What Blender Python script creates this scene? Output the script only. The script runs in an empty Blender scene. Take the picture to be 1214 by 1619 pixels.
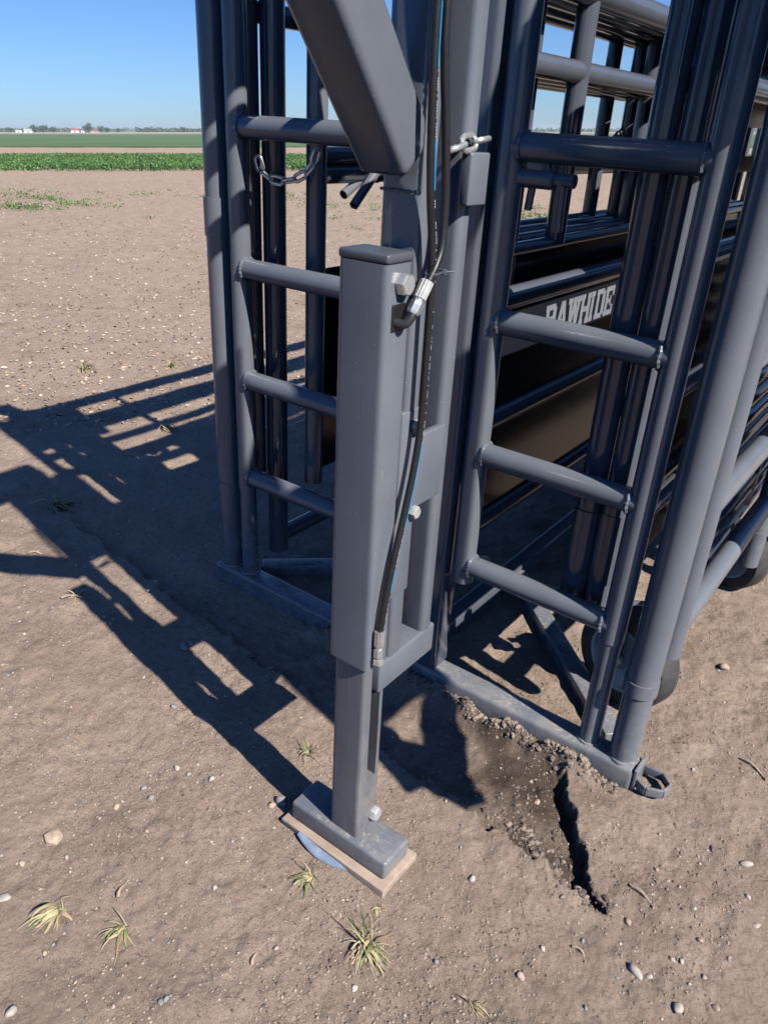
import bpy, bmesh, math, random
import numpy as np
from mathutils import Vector, Matrix, noise
random.seed(7); rng = np.random.default_rng(7)
C = bpy.context.scene.collection
sc = bpy.context.scene
rad = math.radians

# ------------------------------------------------------------------ frames
# The trailer leans a little against gravity. Its own frame: x to its right, y along its length, z up its posts,
# origin on the ground under the camera. RM = rows right, down, forward of the camera in that frame.
RM = np.array([[0.7972029, 0.6014695, 0.0519802], [0.3115515, -0.3361269, -0.8887938], [-0.5171104, 0.7247435, -0.4553501]])
FPX, CAMH = 1207.442, 1.55
UP = RM.T @ np.array([0, -FPX, -603.5]); UP /= np.linalg.norm(UP)          # gravity up in the trailer's frame
XW = np.array([1., 0, 0]) - UP * UP[0]; XW /= np.linalg.norm(XW)
YW = np.cross(UP, XW)
MR = np.stack([XW, YW, UP])                                                # trailer frame -> world
CAM = np.array([0, 0, CAMH])
MW = Matrix.Translation(Vector(CAM)) @ Matrix([list(r) for r in MR]).to_4x4() @ Matrix.Translation(-Vector(CAM))
def t2w(p): return MR @ (np.array(p, float) - CAM) + CAM

# ------------------------------------------------------------------ camera
cam = bpy.data.cameras.new('camera'); cam_o = bpy.data.objects.new('camera', cam); C.objects.link(cam_o)
r_, d_, f_ = MR @ RM[0], MR @ RM[1], MR @ RM[2]
cm = Matrix.Identity(4)
for i in range(3):
    cm[i][0], cm[i][1], cm[i][2], cm[i][3] = r_[i], -d_[i], -f_[i], CAM[i]
cam_o.matrix_world = cm
cam.sensor_fit = 'VERTICAL'; cam.sensor_height = 36; cam.lens = 36 * FPX / 1619
cam.clip_start = .02; cam.clip_end = 20000
sc.camera = cam_o

# ------------------------------------------------------------------ light
SUN_T = np.array([1.41, -.232, 1.365]); SUN = MR @ SUN_T; SUN /= np.linalg.norm(SUN)
el = math.asin(SUN[2]); az = math.atan2(SUN[0], SUN[1])
w = bpy.data.worlds.new('World'); sc.world = w; w.use_nodes = True
nt = w.node_tree; bg = nt.nodes['Background']; sky = nt.nodes.new('ShaderNodeTexSky')
sky.sky_type = 'NISHITA'; sky.sun_disc = False; sky.sun_elevation = el; sky.sun_rotation = az
sky.air_density = 1.0; sky.dust_density = .2; sky.ozone_density = 3.0; sky.altitude = 300
mx = nt.nodes.new('ShaderNodeMix'); mx.data_type = 'RGBA'; mx.blend_type = 'MULTIPLY'; mx.inputs[0].default_value = 1; mx.inputs[7].default_value = (.62, .93, 1.48, 1)
nt.links.new(sky.outputs[0], mx.inputs[6]); nt.links.new(mx.outputs[2], bg.inputs[0]); bg.inputs[1].default_value = .052
sl = bpy.data.lights.new('sun', 'SUN'); sl.energy = 5.0; sl.angle = rad(.53); sl.color = (1, .945, .87)
so = bpy.data.objects.new('sun', sl); C.objects.link(so)
so.rotation_euler = Vector(SUN).to_track_quat('Z', 'Y').to_euler(); so.location = Vector(SUN) * 30
sc.view_settings.view_transform = 'Standard'; sc.view_settings.look = 'None'
sc.view_settings.exposure = .70; sc.view_settings.gamma = 1; sc.view_settings.use_curve_mapping = False
sc.cycles.max_bounces = 6; sc.cycles.diffuse_bounces = 0; sc.cycles.glossy_bounces = 4

# ------------------------------------------------------------------ materials
def nodes(name):
    m = bpy.data.materials.new(name); m.use_nodes = True
    return m, m.node_tree, m.node_tree.nodes['Principled BSDF']
def N(t, kind, **kw):
    n = t.nodes.new(kind)
    for k, v in kw.items():
        if k in n.inputs: n.inputs[k].default_value = v
        else: setattr(n, k, v)
    return n
def ramp(t, src, stops, interp='LINEAR'):
    r = t.nodes.new('ShaderNodeValToRGB'); r.color_ramp.interpolation = interp
    e = r.color_ramp.elements
    while len(e) < len(stops): e.new(.5)
    for i, (p, c) in enumerate(stops):
        e[i].position = p; e[i].color = tuple(c) + (1,) if not isinstance(c, (int, float)) else (c, c, c, 1)
    t.links.new(src, r.inputs[0]); return r
def mix(t, fac, a, b, mode='MIX'):
    n = t.nodes.new('ShaderNodeMix'); n.data_type = 'RGBA'; n.blend_type = mode
    for i, v in ((0, fac), (6, a), (7, b)):
        if isinstance(v, bpy.types.NodeSocket): t.links.new(v, n.inputs[i])
        else: n.inputs[i].default_value = v if i == 0 else (tuple(v) + (1,) if len(v) == 3 else v)
    return n.outputs[2]
def math_(t, op, a, b=None):
    n = t.nodes.new('ShaderNodeMath'); n.operation = op
    for i, v in ((0, a), (1, b)):
        if v is None: continue
        if isinstance(v, bpy.types.NodeSocket): t.links.new(v, n.inputs[i])
        else: n.inputs[i].default_value = v
    return n.outputs[0]
def pos(t): return t.nodes.new('ShaderNodeNewGeometry').outputs['Position']
def noi(t, scale, detail=4, rough=.55, vec=None):
    n = N(t, 'ShaderNodeTexNoise', Scale=scale, Detail=detail, Roughness=rough)
    t.links.new(vec or pos(t), n.inputs['Vector']); return n
def bump(t, b, h, strength, dist, prev=None):
    n = N(t, 'ShaderNodeBump', Strength=strength, Distance=dist)
    t.links.new(h, n.inputs['Height'])
    if prev: t.links.new(prev, n.inputs['Normal'])
    t.links.new(n.outputs[0], b.inputs['Normal']); return n.outputs[0]

def paint(name, base, rough, dust=True, rust=False):
    m, t, b = nodes(name)
    n1 = noi(t, 9, 5)
    col = mix(t, ramp(t, n1.outputs[0], [(.3, 0.), (.7, 1.)]).outputs[0], [c * .93 for c in base], [c * 1.07 for c in base])
    geo = t.nodes.new('ShaderNodeNewGeometry'); sep = t.nodes.new('ShaderNodeSeparateXYZ'); t.links.new(geo.outputs['Normal'], sep.inputs[0])
    sp = t.nodes.new('ShaderNodeSeparateXYZ'); t.links.new(geo.outputs['Position'], sp.inputs[0])
    rsock = ramp(t, noi(t, 30, 4).outputs[0], [(.3, rough * .85), (.7, rough * 1.2)]).outputs[0]
    if dust:
        low = ramp(t, sp.outputs[2], [(.0, 1.), (.45, 0.)]).outputs[0]
        upw = ramp(t, sep.outputs[2], [(.5, 0.), (.95, 1.)]).outputs[0]
        spk = ramp(t, noi(t, 70, 8, .7).outputs[0], [(.52, 0.), (.60, 1.)]).outputs[0]
        cl = ramp(t, noi(t, 7, 3).outputs[0], [(.36, 0.), (.54, 1.)]).outputs[0]
        f = math_(t, 'MULTIPLY', math_(t, 'MULTIPLY', low, upw), math_(t, 'MULTIPLY', spk, cl))
        film = math_(t, 'MULTIPLY', math_(t, 'MULTIPLY', low, ramp(t, noi(t, 14, 8, .7).outputs[0], [(.4, 0.), (.75, 1.)]).outputs[0]), .48)
        f2 = math_(t, 'MAXIMUM', math_(t, 'MULTIPLY', f, .75), film)
        # fine dust specks everywhere
        vo = N(t, 'ShaderNodeTexVoronoi', Scale=55); t.links.new(pos(t), vo.inputs['Vector'])
        dot = ramp(t, vo.outputs['Distance'], [(.045, 1.), (.075, 0.)]).outputs[0]
        pick = ramp(t, N(t, 'ShaderNodeSeparateColor').outputs[0], [(0, 0.), (1, 0.)]).outputs[0]
        sc_ = t.nodes.new('ShaderNodeSeparateColor'); t.links.new(vo.outputs['Color'], sc_.inputs[0])
        pick = ramp(t, sc_.outputs[0], [(.62, 0.), (.64, 1.)]).outputs[0]
        f3 = math_(t, 'MULTIPLY', math_(t, 'MULTIPLY', dot, pick), .55)
        f2 = math_(t, 'MAXIMUM', f2, f3)
        col = mix(t, f2, col, (.42, .36, .30))
        rsock = math_(t, 'ADD', rsock, math_(t, 'MULTIPLY', f2, .5))
    if dust:
        sm = N(t, 'ShaderNodeMapping'); sm.inputs['Scale'].default_value = (60, 60, 9); sm.inputs['Rotation'].default_value = (.5, .3, .2); t.links.new(pos(t), sm.inputs[0])
        sx = ramp(t, noi(t, 1.0, 6, .7, sm.outputs[0]).outputs[0], [(.66, 0.), (.70, 1.)]).outputs[0]
        col = mix(t, math_(t, 'MULTIPLY', sx, .22), col, (.36, .37, .39))
    if rust:
        rs = ramp(t, noi(t, 23, 6, .7).outputs[0], [(.57, 0.), (.63, 1.)]).outputs[0]
        edge = ramp(t, noi(t, 4, 2).outputs[0], [(.5, 0.), (.6, 1.)]).outputs[0]
        col = mix(t, math_(t, 'MULTIPLY', rs, edge), col, (.22, .10, .045))
        scr = N(t, 'ShaderNodeTexNoise', Scale=1.0, Detail=5); mp = N(t, 'ShaderNodeMapping'); mp.inputs['Scale'].default_value = (140, 140, 5)
        t.links.new(pos(t), mp.inputs[0]); t.links.new(mp.outputs[0], scr.inputs['Vector'])
        col = mix(t, math_(t, 'MULTIPLY', ramp(t, scr.outputs[0], [(.58, 0.), (.66, 1.)]).outputs[0], .25), col, (.3, .29, .27))
    t.links.new(col, b.inputs['Base Color']); t.links.new(rsock, b.inputs['Roughness'])
    b.inputs['Specular IOR Level'].default_value = .5
    bump(t, b, noi(t, 120, 3).outputs[0], .10, .002)
    return m
def plain(name, base, rough, metal=0., var=.12, scale=40, bmp=0.):
    m, t, b = nodes(name)
    n = noi(t, scale, 5)
    t.links.new(mix(t, ramp(t, n.outputs[0], [(.3, 0.), (.7, 1.)]).outputs[0], [c * (1 - var) for c in base], [min(1, c * (1 + var)) for c in base]), b.inputs['Base Color'])
    b.inputs['Roughness'].default_value = rough; b.inputs['Metallic'].default_value = metal
    if bmp: bump(t, b, noi(t, scale * 2, 6).outputs[0], bmp, .004)
    return m
M = {}
PB = (.130, .144, .168)
M['paint'] = paint('grey_enamel', PB, .21)
M['gloss_shade'] = paint('shaded_gloss_enamel', (.085, .095, .118), .12, dust=False)  # the grey enamel again, darkened and glossier for inner parts in shade
M['sheet'] = paint('black_gloss_sheet', (.012, .014, .021), .14, dust=False)
M['sheet'].node_tree.nodes['Principled BSDF'].inputs['Specular IOR Level'].default_value = .24
M['legsteel'] = paint('scuffed_leg_enamel', (.125, .130, .145), .42, rust=True)
M['zinc'] = plain('zinc_plate', (.52, .53, .52), .38, .75, .15, 60, .1)
M['zincdull'] = plain('dull_zinc', (.44, .44, .43), .55, .35, .15, 50, .15)
M['brass'] = plain('yellow_passivate', (.55, .42, .12), .45, .5)
M['blacksteel'] = plain('black_oxide_fitting', (.05, .05, .052), .4, .5)
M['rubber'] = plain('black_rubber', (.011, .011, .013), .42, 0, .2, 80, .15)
M['tyre'] = plain('dusty_tyre_rubber', (.040, .039, .038), .75, 0, .35, 25, .3)
M['capplastic'] = plain('black_plastic', (.070, .077, .090), .36)
M['hoseblue'] = plain('blue_print', (.015, .20, .42), .45)
M['hosewhite'] = plain('white_print', (.42, .41, .39), .5)
M['letter'] = plain('grey_lettering', (.19, .205, .24), .45)
M['rim'] = plain('cream_rim', (.62, .61, .57), .5, 0, .15, 30)
M['blue'] = plain('faded_blue_plastic', (.19, .24, .32), .5, 0, .3, 30, .2)
M['chalk'] = plain('bare_weld', (.40, .39, .37), .5, .4)

def mat_wood():
    m, t, b = nodes('weathered_board')
    mp = N(t, 'ShaderNodeMapping'); mp.inputs['Scale'].default_value = (6, 90, 90); mp.inputs['Rotation'].default_value = (0, 0, rad(3))
    t.links.new(pos(t), mp.inputs[0]); n = noi(t, 1.2, 8, .6, mp.outputs[0])
    c = mix(t, n.outputs[0], (.24, .17, .125), (.52, .42, .33))
    c = mix(t, ramp(t, noi(t, 25, 6).outputs[0], [(.42, 0.), (.62, .85)]).outputs[0], c, (.30, .225, .175))
    t.links.new(c, b.inputs['Base Color']); b.inputs['Roughness'].default_value = .85
    bump(t, b, n.outputs[0], .8, .004); return m
M['wood'] = mat_wood()

def mat_soil():
    m, t, b = nodes('dry_soil')
    P = pos(t)
    sp = t.nodes.new('ShaderNodeSeparateXYZ'); t.links.new(P, sp.inputs[0])
    vl = t.nodes.new('ShaderNodeVectorMath'); vl.operation = 'LENGTH'; t.links.new(P, vl.inputs[0])
    dist = vl.outputs['Value']
    big = noi(t, .9, 5, .6); mid = noi(t, 5.5, 7, .65); fine = noi(t, 48, 8, .7)
    c = mix(t, ramp(t, mid.outputs[0], [(.30, 0.), (.68, 1.)]).outputs[0], (.240, .178, .135), (.400, .308, .242))
    c = mix(t, ramp(t, big.outputs[0], [(.38, 0.), (.62, .55)]).outputs[0], c, (.372, .284, .222))
    c = mix(t, math_(t, 'MULTIPLY', ramp(t, fine.outputs[0], [(.36, 1.), (.50, 0.)]).outputs[0], .45), c, (.175, .128, .098))
    c = mix(t, math_(t, 'MULTIPLY', ramp(t, fine.outputs[0], [(.60, 0.), (.72, 1.)]).outputs[0], .45), c, (.47, .385, .315))
    # damp, freshly broken earth round the rut, with the shade of its hollow painted in
    at = t.nodes.new('ShaderNodeAttribute'); at.attribute_name = 'damp_shade'
    c = mix(t, at.outputs['Fac'], c, (.070, .050, .039))
    # tiny pale grit
    vo = N(t, 'ShaderNodeTexVoronoi', Scale=75); t.links.new(P, vo.inputs['Vector'])
    sc_ = t.nodes.new('ShaderNodeSeparateColor'); t.links.new(vo.outputs['Color'], sc_.inputs[0])
    g = math_(t, 'MULTIPLY', ramp(t, vo.outputs['Distance'], [(.13, 1.), (.2, 0.)]).outputs[0], ramp(t, sc_.outputs[0], [(.86, 0.), (.88, 1.)]).outputs[0])
    c = mix(t, math_(t, 'MULTIPLY', g, .7), c, (.58, .51, .43))
    # straw-coloured crop residue out in the field
    far = ramp(t, math_(t, 'DIVIDE', dist, 40.), [(.12, 0.), (.5, 1.)]).outputs[0]
    st = noi(t, 7, 9, .75)
    fc = mix(t, ramp(t, st.outputs[0], [(.40, 0.), (.62, 1.)]).outputs[0], (.24, .172, .122), (.46, .360, .268))
    fc = mix(t, ramp(t, noi(t, .35, 5).outputs[0], [(.4, 0.), (.6, .5)]).outputs[0], fc, (.36, .275, .215))
    c = mix(t, far, c, fc)
    t.links.new(c, b.inputs['Base Color']); b.inputs['Roughness'].default_value = .95
    b.inputs['Specular IOR Level'].default_value = .15
    # cracks
    wv = t.nodes.new('ShaderNodeVectorMath'); wv.operation = 'ADD'
    nz = noi(t, 9, 3); sb = t.nodes.new('ShaderNodeVectorMath'); sb.operation = 'SCALE'; sb.inputs['Scale'].default_value = .12
    t.links.new(nz.outputs['Color'], sb.inputs[0]); t.links.new(P, wv.inputs[0]); t.links.new(sb.outputs[0], wv.inputs[1])
    vc = N(t, 'ShaderNodeTexVoronoi', Scale=7.5, feature='DISTANCE_TO_EDGE'); t.links.new(wv.outputs[0], vc.inputs['Vector'])
    crack = ramp(t, vc.outputs['Distance'], [(.0, 0.), (.022, 1.)]).outputs[0]
    msk = ramp(t, noi(t, 3.1, 3).outputs[0], [(.48, 0.), (.60, 1.)]).outputs[0]
    crack = math_(t, 'SUBTRACT', 1., math_(t, 'MULTIPLY', math_(t, 'SUBTRACT', 1., crack), msk))
    n1 = bump(t, b, crack, .5, .012)
    n2 = bump(t, b, noi(t, 24, 9, .72).outputs[0], .85, .024, n1)
    gv = N(t, 'ShaderNodeTexVoronoi', Scale=95, feature='SMOOTH_F1'); gv.inputs['Smoothness'].default_value = .4
    wv2 = t.nodes.new('ShaderNodeVectorMath'); wv2.operation = 'ADD'; sb2 = t.nodes.new('ShaderNodeVectorMath'); sb2.operation = 'SCALE'; sb2.inputs['Scale'].default_value = .02
    t.links.new(noi(t, 40, 4).outputs['Color'], sb2.inputs[0]); t.links.new(P, wv2.inputs[0]); t.links.new(sb2.outputs[0], wv2.inputs[1]); t.links.new(wv2.outputs[0], gv.inputs['Vector'])
    lump = math_(t, 'MULTIPLY', math_(t, 'SUBTRACT', 1., gv.outputs['Distance']), ramp(t, noi(t, 6, 4).outputs[0], [(.38, .15), (.6, 1.)]).outputs[0])
    n2b = bump(t, b, lump, .6, .006, n2)
    n3 = bump(t, b, noi(t, 210, 7, .75).outputs[0], .8, .004, n2b)
    return m
M['soil'] = mat_soil()
M['clod'] = plain('broken_soil', (.24, .185, .15), .95, 0, .3, 40, .6)
M['clod_light'] = plain('dry_crumb', (.37, .29, .235), .95, 0, .25, 40, .6)
M['clod_dark'] = plain('damp_soil', (.12, .092, .075), .95, 0, .3, 40, .6)
for nm, c in dict(pebble_white=(.39, .345, .295), pebble_grey=(.25, .24, .235), pebble_tan=(.38, .29, .21), pebble_pink=(.38, .29, .25), pebble_dark=(.12, .11, .11)).items():
    M[nm] = plain(nm, c, .8, 0, .25, 60, .2)
M['blade_green'] = plain('green_blade', (.17, .20, .07), .6, 0, .3, 30)
M['blade_straw'] = plain('straw_blade', (.40, .345, .19), .7, 0, .25, 30)
M['blade_dry'] = plain('dry_blade', (.34, .24, .15), .8, 0, .25, 30)
M['straw_pale'] = plain('pale_straw', (.47, .385, .30), .8, 0, .25, 30)
M['stick'] = plain('dry_stalk', (.36, .27, .20), .85, 0, .25, 60, .3)
M['corn'] = plain('corn_leaf', (.055, .135, .024), .5, 0, .35, .6)
M['corn2'] = plain('corn_leaf_pale', (.10, .19, .045), .5, 0, .3, .6)
M['leaf'] = plain('tree_leaf', (.045, .075, .030), .6, 0, .3, .3)
M['leaf2'] = plain('tree_leaf_pale', (.085, .12, .05), .6, 0, .3, .3)
M['bark'] = plain('bark', (.12, .09, .07), .9)
M['weed'] = plain('weed_leaf', (.12, .18, .05), .6, 0, .35, .8)
M['barnred'] = plain('barn_red', (.32, .10, .08), .7, 0, .1, .5)
M['barnwhite'] = plain('barn_white', (.75, .73, .70), .7, 0, .06, .5)
M['barnroof'] = plain('barn_roof', (.42, .40, .40), .5, 0, .1, .5)
M['barnpink'] = plain('barn_tan', (.55, .44, .38), .7, 0, .1, .5)

# ------------------------------------------------------------------ mesh builder (coordinates in the trailer's frame)
class MB:
    def __init__(s): s.bm = bmesh.new()
    def tube(s, p0, p1, r, n=22, r1=None, hollow=0., caps=True):
        s.path([p0, p1], r, n, [r, r if r1 is None else r1], hollow, caps); return s
    def path(s, pts, r, n=16, rs=None, hollow=0., caps=True, closed=False):
        pts = [Vector(p) for p in pts]; bm = s.bm; k = len(pts)
        t0 = (pts[1] - pts[0]).normalized()
        u = t0.cross(Vector((0, 0, 1)));
        if u.length < .1: u = t0.cross(Vector((1, 0, 0)))
        u.normalize(); rings = []
        for i, p in enumerate(pts):
            if closed: t = (pts[(i + 1) % k] - pts[i - 1]).normalized()
            else: t = (pts[min(i + 1, k - 1)] - pts[max(i - 1, 0)]).normalized()
            u = (u - t * u.dot(t)).normalized(); v = t.cross(u)
            rr = rs[i] if rs else r
            rings.append([bm.verts.new(p + (u * math.cos(a) + v * math.sin(a)) * rr) for a in [2 * math.pi * j / n for j in range(n)]])
        rng_ = range(k if closed else k - 1)
        for i in rng_:
            A, B = rings[i], rings[(i + 1) % k]
            for j in range(n): bm.faces.new((A[j], A[(j + 1) % n], B[(j + 1) % n], B[j]))
        if caps and not closed:
            for ring, rev, i in ((rings[0], True, 0), (rings[-1], False, k - 1)):
                if hollow:
                    t = (pts[1] - pts[0]).normalized() if i == 0 else (pts[-2] - pts[-1]).normalized()
                    c = pts[i]; inner = [bm.verts.new(c + (q.co - c) * (1 - hollow)) for q in ring]; deep = [bm.verts.new(q.co + t * rs[0] * 3 if rs else q.co + t * r * 3) for q in inner]
                    for j in range(n):
                        a, b_ = j, (j + 1) % n
                        f1 = (ring[a], ring[b_], inner[b_], inner[a]); f2 = (inner[a], inner[b_], deep[b_], deep[a])
                        bm.faces.new(f1[::-1] if not rev else f1); bm.faces.new(f2[::-1] if not rev else f2)
                    bm.faces.new(deep if not rev else deep[::-1])
                else: bm.faces.new(ring[::-1] if rev else ring)
        return s
    def box(s, x0, x1, y0, y1, z0, z1, bev=.006, mat=None, seg=3):
        b = bmesh.new(); bmesh.ops.create_cube(b, size=1)
        for v in b.verts: v.co = Vector((x0 + (x1 - x0) * (v.co.x + .5), y0 + (y1 - y0) * (v.co.y + .5), z0 + (z1 - z0) * (v.co.z + .5)))
        if bev: bmesh.ops.bevel(b, geom=list(b.edges), offset=bev, segments=seg, affect='EDGES', profile=.5)
        s.add(b, mat); return s
    def beam(s, p0, p1, wx, wz, bev=.01, up=(0, 0, 1)):                       # box section between two points
        p0, p1 = Vector(p0), Vector(p1); L = (p1 - p0).length; d = (p1 - p0).normalized(); up = Vector(up)
        x = d.cross(up).normalized(); z = x.cross(d)
        m = Matrix((x, d, z)).transposed().to_4x4(); m.translation = p0
        return s.box(-wx / 2, wx / 2, 0, L, -wz / 2, wz / 2, bev, m)
    def add(s, b, mat=None):
        me = bpy.data.meshes.new('t'); b.to_mesh(me); b.free()
        if mat: me.transform(mat)
        s.bm.from_mesh(me); bpy.data.meshes.remove(me)
    def prism(s, poly, z0, z1, mat=None):                                     # polygon in xy, extruded in z, then placed
        b = bmesh.new(); A = [b.verts.new((x, y, z0)) for x, y in poly]; B = [b.verts.new((x, y, z1)) for x, y in poly]; n = len(poly)
        b.faces.new(A[::-1]); b.faces.new(B)
        for i in range(n): b.faces.new((A[i], A[(i + 1) % n], B[(i + 1) % n], B[i]))
        bmesh.ops.recalc_face_normals(b, faces=list(b.faces)); s.add(b, mat); return s
    def lathe(s, prof, c, axis, n=28):                                        # prof: (radius, along axis)
        ax = Vector(axis).normalized(); u = ax.orthogonal().normalized(); v = ax.cross(u); c = Vector(c); bm = s.bm
        rings = [[bm.verts.new(c + ax * h + (u * math.cos(2 * math.pi * j / n) + v * math.sin(2 * math.pi * j / n)) * max(r, 1e-4)) for j in range(n)] for r, h in prof]
        for A, B in zip(rings, rings[1:]):
            for j in range(n): bm.faces.new((A[j], A[(j + 1) % n], B[(j + 1) % n], B[j]))
        bm.faces.new(rings[0][::-1]); bm.faces.new(rings[-1]); return s
    def build(s, name, mat, parent=None, sharp=38, base=None):
        bm = s.bm; bmesh.ops.recalc_face_normals(bm, faces=list(bm.faces))
        for f in bm.faces: f.smooth = True
        for e in bm.edges:
            if len(e.link_faces) == 2 and e.calc_face_angle(0) > rad(sharp): e.smooth = False
        b0 = Vector(base) if base is not None else (Vector(parent['base_']) if parent else Vector((0, 0, 0)))
        bmesh.ops.translate(bm, verts=list(bm.verts), vec=-b0)
        me = bpy.data.meshes.new(name); bm.to_mesh(me); bm.free()
        o = bpy.data.objects.new(name, me); C.objects.link(o)
        for mm in (mat if isinstance(mat, (list, tuple)) else [mat]): me.materials.append(mm)
        if parent: o.parent = parent
        o['base_'] = list(b0)
        return o
def tag(o, label, cat, group=None, kind=None):
    if label: o['label'] = label
    if cat: o['category'] = cat
    if group: o['group'] = group
    if kind: o['kind'] = kind
    return o
def thing(name, base, label, cat, group=None):                                # Empty at a base given in the trailer's frame
    o = bpy.data.objects.new(name, None); C.objects.link(o); o.empty_display_size = .05
    o['base_'] = list(base); o.matrix_world = MW @ Matrix.Translation(Vector(base))
    return tag(o, label, cat, group)
def sub(o, parent): o.parent = parent; return o
def copy_tree(o, parent=None):
    c = o.copy(); C.objects.link(c)
    if parent: c.parent = parent
    for ch in o.children: copy_tree(ch, c)
    return c
def hexhead(mb, c, axis, r, h, rot=.2):
    ax = Vector(axis).normalized(); u = ax.orthogonal().normalized(); u = Matrix.Rotation(rot, 3, ax) @ u; v = ax.cross(u); c = Vector(c)
    b = bmesh.new()
    prof = [(1, 0), (1, .82), (.9, 1)]; rings = [[b.verts.new(c + ax * h * k + (u * math.cos(a) + v * math.sin(a)) * r * q) for a in [math.pi / 3 * j for j in range(6)]] for q, k in prof]
    for A, B in zip(rings, rings[1:]):
        for j in range(6): b.faces.new((A[j], A[(j + 1) % 6], B[(j + 1) % 6], B[j]))
    b.faces.new(rings[0][::-1]); b.faces.new(rings[-1]); mb.add(b)
    mb.lathe([(r * .80, h), (r * .78, h * 1.05), (.001, h * 1.05)], c, ax, 24)
    return mb
def weld(mb, c, axis, r, tilt=0, w=.005):                                     # a lumpy bead round a joint
    ax = Vector(axis).normalized(); u = ax.orthogonal().normalized(); v = ax.cross(u); c = Vector(c)
    pts = []; rs = []
    for j in range(36):
        a = 2 * math.pi * j / 36; q = u * math.cos(a) + v * math.sin(a)
        pts.append(c + q * (r + .001 * math.sin(5 * a)) + ax * .0006 * math.sin(7 * a)); rs.append(w * (1 + .22 * math.sin(17 * a + 1)))
    mb.path(pts, w, 7, rs, closed=True); return mb

# ------------------------------------------------------------------ ground
def fade(t): return t * t * t * (t * (t * 6 - 15) + 10)
def vnoise(x, y, seed):
    xi = np.floor(x).astype(np.int64); yi = np.floor(y).astype(np.int64); xf, yf = fade(x - xi), fade(y - yi)
    def hsh(a, b):
        h = (a * 374761393 + b * 668265263 + seed * 974634533) & 0xffffffff; h = ((h ^ (h >> 13)) * 1274126177) & 0xffffffff
        return ((h ^ (h >> 16)) & 0xffff) / 65535. - .5
    a, b_, c, d = hsh(xi, yi), hsh(xi + 1, yi), hsh(xi, yi + 1), hsh(xi + 1, yi + 1)
    return (a * (1 - xf) + b_ * xf) * (1 - yf) + (c * (1 - xf) + d * xf) * yf
def fbm(x, y, f0, seed, o=4, g=.5):
    s = 0; a = 1.
    for i in range(o): s = s + a * vnoise(x * f0 * 2 ** i + 13.7 * i, y * f0 * 2 ** i - 7.1 * i, seed + i); a *= g
    return s
NT = MR @ np.array([0, 0, 1.]); P0 = t2w([0, 0, 0])                            # trailer's ground plane in the world
def sstep(a, b, x): t = np.clip((x - a) / (b - a), 0, 1); return t * t * (3 - 2 * t)
RA, RBp, RC, RD = np.array([-.600, 1.275]), np.array([-.525, 1.63]), np.array([-.229, 1.250]), np.array([-.236, 1.232])
def side(p, q, tx, ty): d = (q - p) / np.hypot(*(q - p)); return (ty - p[1]) * d[0] - (tx - p[0]) * d[1]   # > 0 left of p -> q
def rut(tx, ty):                                                            # wedge of broken ground: steep bank to the right, gentle to the left
    wob = .024 * vnoise(tx * 22, ty * 22, 5) + .012 * vnoise(tx * 70, ty * 70, 9)
    e = -side(RBp, RC, tx, ty) + wob; g = side(RA, RD, tx, ty) + wob * 1.6
    al = 1 - sstep(1.48, 1.63, ty); end = sstep(1.225, 1.258, ty)
    depth = sstep(-.003, .007, e) * (.40 + .60 * np.exp(-np.maximum(e, 0) / .05)) * sstep(-.004, .016, g) * al * end
    damp_shade = sstep(-.008, .008, e) * sstep(-.012, .02, g) * (1 - sstep(1.56, 1.66, ty)) * end * np.exp(-np.maximum(e - .16, 0) / .14)
    return depth, damp_shade
def height(x, y, detail=True):
    x = np.asarray(x, float); y = np.asarray(y, float); r = np.hypot(x, y)
    pl = P0[2] - ((x - P0[0]) * NT[0] + (y - P0[1]) * NT[1]) / NT[2]
    wgt = 1 - sstep(6, 34, r); h = np.clip(pl, -.4, .7) * wgt
    if not detail: return h
    tx, ty = x + .0735, y + .036                                                  # close enough to the trailer's x, y near by
    near = 1 - sstep(5, 14, r)
    calm = 1 - .8 * np.exp(-(((tx + .78) / .3) ** 2 + ((ty - 1.02) / .16) ** 2))
    h = h + near * calm * (.016 * fbm(x, y, 1.6, 1, 3) + .012 * fbm(x, y, 6, 11, 3, .55) + .0060 * fbm(x, y, 26, 21, 3, .6)) + (1 - near) * .05 * fbm(x, y, .5, 31, 3)
    rp, _ = rut(tx, ty); h = h - .060 * rp * (1 + .5 * vnoise(tx * 25, ty * 25, 14))
    inb = sstep(-1.5, -1.3, tx) * (1 - sstep(-.42, -.36, tx))
    h = h + inb * .036 * np.exp(-((ty - 1.597 + .012 * vnoise(tx * 14, ty * 0, 3)) / .026) ** 2) * (1 + 1.3 * vnoise(tx * 30, ty * 30, 8))
    h = h + .02 * np.exp(-(((tx + .40) / .07) ** 2 + ((ty - 1.26) / .035) ** 2)) + .010 * np.exp(-(((tx + .27) / .07) ** 2 + ((ty - 1.22) / .03) ** 2))
    return h
def gz(x, y): return float(height(np.array([x]), np.array([y]))[0])
HEAD = math.atan2(f_[1], f_[0])
rr = [.0, .25]
while rr[-1] < 4.6: rr.append(rr[-1] * 1.0042 + .0002)
while rr[-1] < 12: rr.append(rr[-1] * 1.012)
while rr[-1] < 3800: rr.append(rr[-1] * 1.07)
aa = list(np.linspace(-.62, .62, 430)); rest = list(np.linspace(.62, 2 * math.pi - .62, 72))[1:-1]; aa = np.array(aa + rest) + HEAD
rr = np.array(rr); A_, R_ = np.meshgrid(aa, rr)
gx, gy = (R_ * np.cos(A_)).ravel(), (R_ * np.sin(A_)).ravel(); gzv = height(gx, gy)
na, nr = len(aa), len(rr)
i0 = (np.arange(nr - 1)[:, None] * na + np.arange(na)[None, :]).ravel(); i1 = (np.arange(nr - 1)[:, None] * na + (np.arange(na)[None, :] + 1) % na).ravel()
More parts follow.
